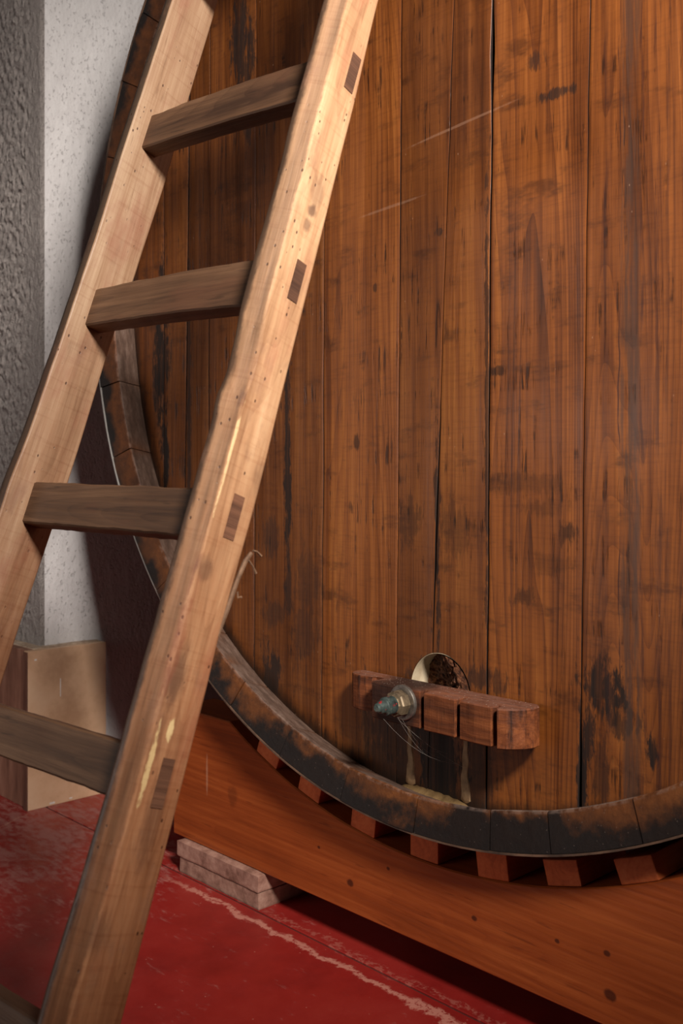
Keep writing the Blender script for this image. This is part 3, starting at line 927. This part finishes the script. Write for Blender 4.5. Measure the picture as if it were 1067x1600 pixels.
# putty fillet lying along the bottom between head and rim
rings = []
for i in range(31):
    a = R(264.2 + 9.0 * i / 30)
    f_ = math.sin(math.pi * i / 30) ** 0.5 * (1 + 0.3 * nz(i * 0.5, 1, 1))
    w_ = 0.0135 * f_ + 0.0006
    rings.append([cpt((0.9140 - rr_) * math.cos(a), yy_, 1.21 + (0.9140 - rr_) * math.sin(a)) for rr_, yy_ in ((-0.001, 0.0735), (w_, 0.0735), (w_ * 0.75, 0.0690), (w_ * 0.30, 0.0690 - w_ * 0.75), (-0.001, 0.0690 - w_ * 1.4))])
obj('putty_fillet', loft(rings), PUTTY, cask, smooth=True, color=(0.62, 0.62, 0.5))

# ------------------------------------------------------------------ cradle beam, wooden blocks, clay tiles
BF = 0.050                                                    # front face of the beam
b0 = Vector((-0.724, BF, 0.066))
AC, AR = (-0.0295, 1.226), 1.0266
zt = 0.332


def beam_bm():
    xs = [-0.724, -0.65, -0.58]
    xstart = AC[0] - math.sqrt(AR * AR - (zt - AC[1]) ** 2)
    xs.append(xstart)
    N = 70
    xe = AC[0] + math.sqrt(AR * AR - (zt - AC[1]) ** 2)
    for i in range(1, N): xs.append(xstart + (xe - xstart) * i / N)
    xs += [xe, 0.56, 0.66, 0.724]
    rings = []
    y0, y1 = BF, BF + 0.105
    bz = 0.0022
    for x in xs:
        d = AR * AR - (x - AC[0]) ** 2
        zt_ = zt
        if xstart < x < xe: zt_ = AC[1] - math.sqrt(d)
        zt_ = min(zt, zt_)
        zb_ = 0.0662
        rings.append([Vector((x, y0, zb_ + bz)), Vector((x, y0, zt_ - bz)), Vector((x, y0 + bz, zt_)), Vector((x, y1 - bz, zt_)), Vector((x, y1, zt_ - bz)), Vector((x, y1, zb_ + bz)), Vector((x, y1 - bz, zb_)), Vector((x, y0 + bz, zb_))])
    bm = loft(rings)
    return rel(bm, b0)


beam = obj('cask_cradle', beam_bm(), BEAM)
beam.location = b0
tag(beam, 'long varnished orange pine beam hollowed out under the cask', 'beam')

# blocks between beam and cask: (angle at the cask axis from px, half width) measured on the photograph
BL = [(-0.424, 'first from the left, half hidden by the rim'), (-0.306, 'second from the left'), (-0.167, 'third from the left'),
      (-0.028, 'fourth from the left'), (0.1125, 'fifth from the left'),
      (0.2365, 'sixth from the left, with a dark nail dot'), (0.356, 'rightmost, with its olive right side showing')]
HW = [0.0315, 0.0285, 0.0285, 0.0295, 0.0290, 0.0290, 0.0300]
for k, (xc, txt) in enumerate(BL):
    # centre direction measured on the beam's own arc
    a = math.asin((xc - AC[0]) / AR)
    u = Vector((math.cos(a), 0, math.sin(a)))                 # along the arc
    v = Vector((-math.sin(a), 0, math.cos(a)))                # towards the axis
    base = Vector((AC[0] + AR * math.sin(a), 0, AC[1] - AR * math.cos(a)))
    # height: up to the cask body
    def gap(px, y):
        lo = 0.0
        r_out = outer_r(y) + 0.0045
        p = base + u * px
        for _ in range(60):
            q = p + v * lo
            if math.hypot(q.x, q.z - 1.21) <= r_out: break
            lo += 0.001
        return lo
    y0, y1 = BF + 0.002 + 0.002 * math.sin(k * 3), BF + 0.125
    hw = HW[k]
    nx = 4
    rings = []
    for i in range(nx + 1):
        px = -hw + 2 * hw * i / nx
        dz = -AR + math.sqrt(AR * AR - px * px)                # follow the arc underneath
        foot = base + u * px - v * dz + v * 0.0006
        f0, f1 = gap(px, y0) - 0.0012 + dz * 0, gap(px, y1) - 0.0012
        f0 = min(f0, f1)
        rings.append([foot + Vector((0, y0, 0)), base + u * px + v * f0 + Vector((0, y0, 0)), base + u * px + v * min(f1, f0) + Vector((0, y1, 0)), foot + Vector((0, y1, 0))])
    bm = loft(rings)
    org = base + Vector((0, (y0 + y1) / 2, 0))
    rel(bm, org)
    bmesh.ops.bevel(bm, geom=[e for e in bm.edges if len(e.link_faces) == 2 and e.calc_face_angle(0) > 0.8], offset=0.0018, segments=2, profile=0.6, affect='EDGES')
    tn = 0.9 + 0.2 * rnd.random()
    o = obj('wooden_block', bm, BLOCK, color=(tn, tn, tn))
    o.location = org
    tag(o, 'orange wooden block between beam and cask, ' + txt, 'block', 'wooden blocks between the beam and the cask')


def tile_bm(lo, hi, seed):
    bm = box_bm(lo, hi, 0, cuts=13)
    for v in bm.verts:
        c = v.co
        ex = min(abs(c.x - lo[0]), abs(c.x - hi[0])) < 1e-5
        ey = min(abs(c.y - lo[1]), abs(c.y - hi[1])) < 1e-5
        top = abs(c.z - hi[2]) < 1e-5
        bot = abs(c.z - lo[2]) < 1e-5
        ch = 0.0
        if (ex or ey) and top: ch = 0.003 + 0.003 * max(0, nz(c.x * 60 + seed, c.y * 60, 1) + 0.3)
        if (ex or ey) and bot: ch = 0.0012
        cx, cy = (lo[0] + hi[0]) / 2, (lo[1] + hi[1]) / 2
        if ex: c.x += (cx - c.x) * (ch * 0.7 + 0.0012 * nz(c.y * 45, c.z * 45, seed)) / (hi[0] - lo[0]) * 2
        if ey: c.y += (cy - c.y) * (ch * 0.7 + 0.0012 * nz(c.x * 45, c.z * 45, seed)) / (hi[1] - lo[1]) * 2
        if top and (ex or ey): c.z -= ch * 0.45
    return bm


tl = empty_loc = (-0.556, 0.09, 0.0)
t1 = obj('clay_tile', rel(tile_bm((-0.684, 0.0375, 0.0), (-0.428, 0.155, 0.0330), 1.0), (-0.556, 0.09, 0)), TILE, smooth=True)
t1.location = (-0.556, 0.09, 0)
tag(t1, 'pinkish fired clay tile lying on the red floor, lower of two under the beam', 'tile', 'clay tiles under the beam')
t2 = obj('clay_tile', rel(tile_bm((-0.690, 0.0350, 0.0332), (-0.427, 0.157, 0.0660), 5.0), (-0.556, 0.09, 0.0332)), TILE, smooth=True, color=(1.02, 0.97, 0.97))
t2.location = (-0.556, 0.09, 0.0332)
tag(t2, 'pinkish fired clay tile with chipped upper edge, upper of two directly under the beam', 'tile', 'clay tiles under the beam')

# ------------------------------------------------------------------ the ladder
LO = Vector((0.1461, -0.3664, 1.044))
yaw, lean, roll = 0.1068, 0.3381, -0.0184
r_ = Vector((math.cos(yaw), math.sin(yaw), 0)); n_ = Vector((math.sin(yaw), -math.cos(yaw), 0)); z_ = Vector((0, 0, 1))
a_ = math.cos(lean) * z_ - math.sin(lean) * n_
n_ = math.cos(lean) * n_ + math.sin(lean) * z_
rr_, aa_ = math.cos(roll) * r_ + math.sin(roll) * a_, math.cos(roll) * a_ - math.sin(roll) * r_
LW, LT, U0 = 0.4258, 0.0323, -1.107
lorg = LO + aa_ * U0 - rr_ * (LW / 2)
LM = Matrix(((rr_.x, -n_.x, aa_.x, lorg.x), (rr_.y, -n_.y, aa_.y, lorg.y), (rr_.z, -n_.z, aa_.z, lorg.z), (0, 0, 0, 1)))
ladder = empty('ladder', None, 'worn pale wooden ladder with dark flat rungs leaning towards the cask', 'ladder', matrix=LM)
LMI = LM.inverted()


def L(r, n, u): return Vector((r + LW / 2, -n, u - U0))       # ladder frame from rail, normal, along


RF = [(0.45, 0.0505), (0.37, 0.0502), (0.211, 0.0490), (0.11, 0.0455), (0.02, 0.0462), (-0.05, 0.0462), (-0.10, 0.0415), (-0.138, 0.0400), (-0.170, 0.0450), (-0.199, 0.0415), (-0.258, 0.0428), (-0.486, 0.0439), (-0.55, 0.044), (-0.68, 0.0456), (-0.816, 0.0505), (-1.1, 0.051)]
RB = [(0.412, 0.016), (0.218, 0.0207), (0.047, 0.0249), (-0.13, 0.0277), (-0.267, 0.0310), (-0.41, 0.0285), (-0.5, 0.0311), (-0.63, 0.0327), (-0.82, 0.0341), (-1.1, 0.036)]
LF = [(0.52, 0.0370), (0.243, 0.0380), (0.113, 0.0365), (-0.045, 0.0385), (-0.19, 0.0420), (-0.30, 0.0465), (-0.6, 0.05)]
LBk = [(0.5675, 0.0417), (0.394, 0.0434), (0.23, 0.0470), (0.089, 0.0455), (-0.008, 0.0405), (-0.239, 0.0405), (-0.489, 0.0345), (-0.8, 0.034)]
UT = 1.0


def rail(r0, r1, F, B, seed, cf, cbk):
    rings = []
    N = 150
    for i in range(N + 1):
        u = U0 - 0.02 + (UT - U0 + 0.02) * i / N
        f = interp(F, u) + 0.0012 * nz(seed, u * 9, 1) + 0.0007 * nz(seed, u * 31, 2)
        b = -interp(B, u) + 0.0010 * nz(seed, u * 8, 5)
        c1 = cf * (1 + (0.22 if cf > 0.01 else 0.35) * nz(seed, u * 6, 7))
        c2 = cbk * (1 + 0.3 * nz(seed, u * 6, 9))
        # ring: outer face (r1 side), from back to front, then inner face back
        sg = 1 if r1 > r0 else -1
        rng = []
        def corner(rc, ncn, sr, sn, c):
            out = []
            for q in range(4):
                t = math.pi / 2 * q / 3
                out.append((sr, sn, c, t))
            return out
        pts = []
        # back corner at r1
        for q in range(4):
            t = math.pi / 2 * q / 3
            pts.append((r1 - c2 + c2 * math.sin(t), b + c2 - c2 * math.cos(t)))
        m = (b + f) / 2
        pts.append((r1 + 0.0006 * nz(seed + 2, u * 12, 3), m))
        for q in range(4):
            t = math.pi / 2 * q / 3
            e_ = 0.75 if 0 < q < 3 and c1 > 0.01 else 1.0
            pts.append((r1 - c1 * 0.8 + c1 * 0.8 * (1 - (1 - math.cos(t)) * 1.0) * 1.0 if c1 <= 0.01 else r1 - c1 * 1.55 * q / 3, f - c1 + c1 * math.sin(t) if c1 <= 0.01 else f - c1 + c1 * q / 3))
        c3 = 0.004 if cf > 0.01 else 0.019
        for q in range(4):
            t = math.pi / 2 * q / 3
            pts.append((r0 + c3 - c3 * math.sin(t), f - c3 + c3 * math.cos(t)))
        pts.append((r0 + 0.0006 * nz(seed + 5, u * 12, 3), m))
        for q in range(4):
            t = math.pi / 2 * q / 3
            pts.append((r0 + c3 - c3 * math.cos(t), b + c3 - c3 * math.sin(t)))
        ring = [L(rv, nv, u) for rv, nv in pts]
        if i == 0:                                            # feet are cut level with the floor
            nr = []
            for p in ring:
                wz = (LM @ p).z
                nr.append(p + Vector((0, 0, -wz / aa_.z)))
            ring = nr
        if i in (1, 2): 
            ring = [p if (LM @ p).z > 0.004 * i else p + Vector((0, 0, (0.004 * i - (LM @ p).z) / aa_.z)) for p in ring]
        rings.append(ring)
    return loft(rings)


obj('rail', rail(-LT, 0.0, RF, RB, 3.0, 0.0150, 0.0060), RAIL, ladder, smooth=True, color=(1.0, 0.97, 0.94), label='right side rail with worm holes and the ends of the rungs showing')
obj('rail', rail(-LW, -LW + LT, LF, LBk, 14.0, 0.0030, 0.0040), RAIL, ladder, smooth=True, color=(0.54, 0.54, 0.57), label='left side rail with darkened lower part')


def rung(u, seed, hh=0.029, hn=0.0112, arch=0.0, dl=0.0, dr=0.0, tone=1.0, hl=1.0, hrr=1.0):
    rings = []
    N = 36
    x0, x1 = -LW + LT - 0.003, -LT + 0.003
    for i in range(N + 1):
        t = i / N
        rv = x0 + (x1 - x0) * t
        h = hh * (hl + (hrr - hl) * t)
        up = u + dl + (dr - dl) * t + arch * math.sin(math.pi * t)
        tt = h + 0.0014 * nz(seed, t * 7, 1) + 0.0009 * nz(seed, t * 22, 2)
        bb_ = h + 0.0012 * nz(seed, t * 6, 4) + 0.0009 * nz(seed, t * 24, 5)
        f = hn + 0.0008 * nz(seed, t * 6, 8)
        c = 0.0022
        rings.append([L(rv, n if n > 0 else n - 0.006, v) for n, v in ((f, up - bb_ + c), (f + 0.0006 * nz(seed, t * 5, 11), up), (f, up + tt - c), (f - c, up + tt), (-f + c, up + tt), (-f, up + tt - c), (-f, up - bb_ + c), (-f + c, up - bb_), (f - c, up - bb_))])
    o = obj('rung', loft(rings), RUNG, ladder, smooth=True, color=(tone, tone * 0.99, tone * 0.98))
    for side, (ra, rb) in (('r', (-0.02, 0.0009)), ('l', (-LW - 0.0009, -LW + 0.02))):
        cu = u + (dr if side == 'r' else dl)
        bm = bmesh.new()
        tn_ = box_bm((0, 0, 0), (1, 1, 1))
        for v in tn_.verts:
            v.co = L(ra + v.co.x * (rb - ra), -0.0095 + v.co.y * 0.0165, cu - 0.0255 + v.co.z * 0.051)
        bm.free()
        tt_ = 1.35 if -0.7 < u < -0.1 else 0.9
        obj('tenon', tn_, TENON, o, color=(tt_, tt_, tt_))
    return o


rung(0.29, 1.0, hl=1.0, hrr=1.06, arch=0.004)
rung(-0.0012, 2.0, arch=0.003, hrr=1.1, tone=0.98)
rung(-0.2946, 3.0, tone=0.88)
rung(-0.5871, 4.0, hl=0.98, hrr=1.0, tone=0.82)
rung(-0.875, 5.0, tone=0.75)
rung(0.58, 6.0)
rung(0.86, 7.0)

# splinter standing off the back edge of the right rail
def tube_bm(pts, rads, n=6):
    rings = []
    for i, p in enumerate(pts):
        d = (pts[min(i + 1, len(pts) - 1)] - pts[max(i - 1, 0)]).normalized()
        e1 = d.cross(Vector((0.3, 1, 0.2))).normalized()
        e2 = d.cross(e1)
        rings.append([p + rads[i] * (math.cos(2 * math.pi * k / n) * e1 + math.sin(2 * math.pi * k / n) * e2) for k in range(n)])
    return loft(rings)


SPL = mat_simple('frayed_fibre', [(0.3, srgb(84, 60, 44)), (0.7, srgb(146, 112, 86))], 60, 0.8, 0.3)
sp = obj('splinter', tube_bm([L(-0.002, -0.0255, -0.425), L(-0.001, -0.0285, -0.390), L(0.0, -0.0310, -0.358), L(0.001, -0.0345, -0.336), L(0.002, -0.0395, -0.325)], [0.0020, 0.0030, 0.0027, 0.0029, 0.0024]), SPL, ladder, smooth=True)
for k, (q0, q1, q2) in enumerate((((-0.041, -0.322), (-0.048, -0.321), (-0.056, -0.324)), ((-0.038, -0.334), (-0.046, -0.338), (-0.055, -0.345)), ((-0.034, -0.372), (-0.037, -0.378), (-0.042, -0.376)))):
    obj('fibre', tube_bm([L(0.002, *q0), L(0.002, *q1), L(0.002, *q2)], [0.0013, 0.0010, 0.0014], 5), SPL, sp)

# ------------------------------------------------------------------ cobweb under the bar
bm = bmesh.new()
def web(p, q, sag, rad=0.00011):
    pts = []
    for i in range(9):
        t = i / 8
        v = p.lerp(q, t)
        v.z -= sag * 4 * t * (1 - t)
        pts.append(v)
    s = tube_bm(pts, [rad] * 9, 4)
    tmp = bpy.data.meshes.new('t'); s.to_mesh(tmp); s.free(); bm.from_mesh(tmp); bpy.data.meshes.remove(tmp)
W0 = Vector((-0.02, -0.03, 0.432))
wr = random.Random(3)
for k in range(5):
    a = Vector((-0.03 + 0.02 * wr.random(), -0.045 + 0.045 * wr.random(), 0.4465 - 0.006 * wr.random()))
    q = Vector((-0.01 + 0.09 * wr.random(), 0.064, 0.335 + 0.04 * wr.random()))
    web(a, q, 0.006 + 0.012 * wr.random())
cw = obj('cobweb', rel(bm, CB), WEBM, cask, label='thin grey cobweb threads')
tag(cw, kind='stuff')
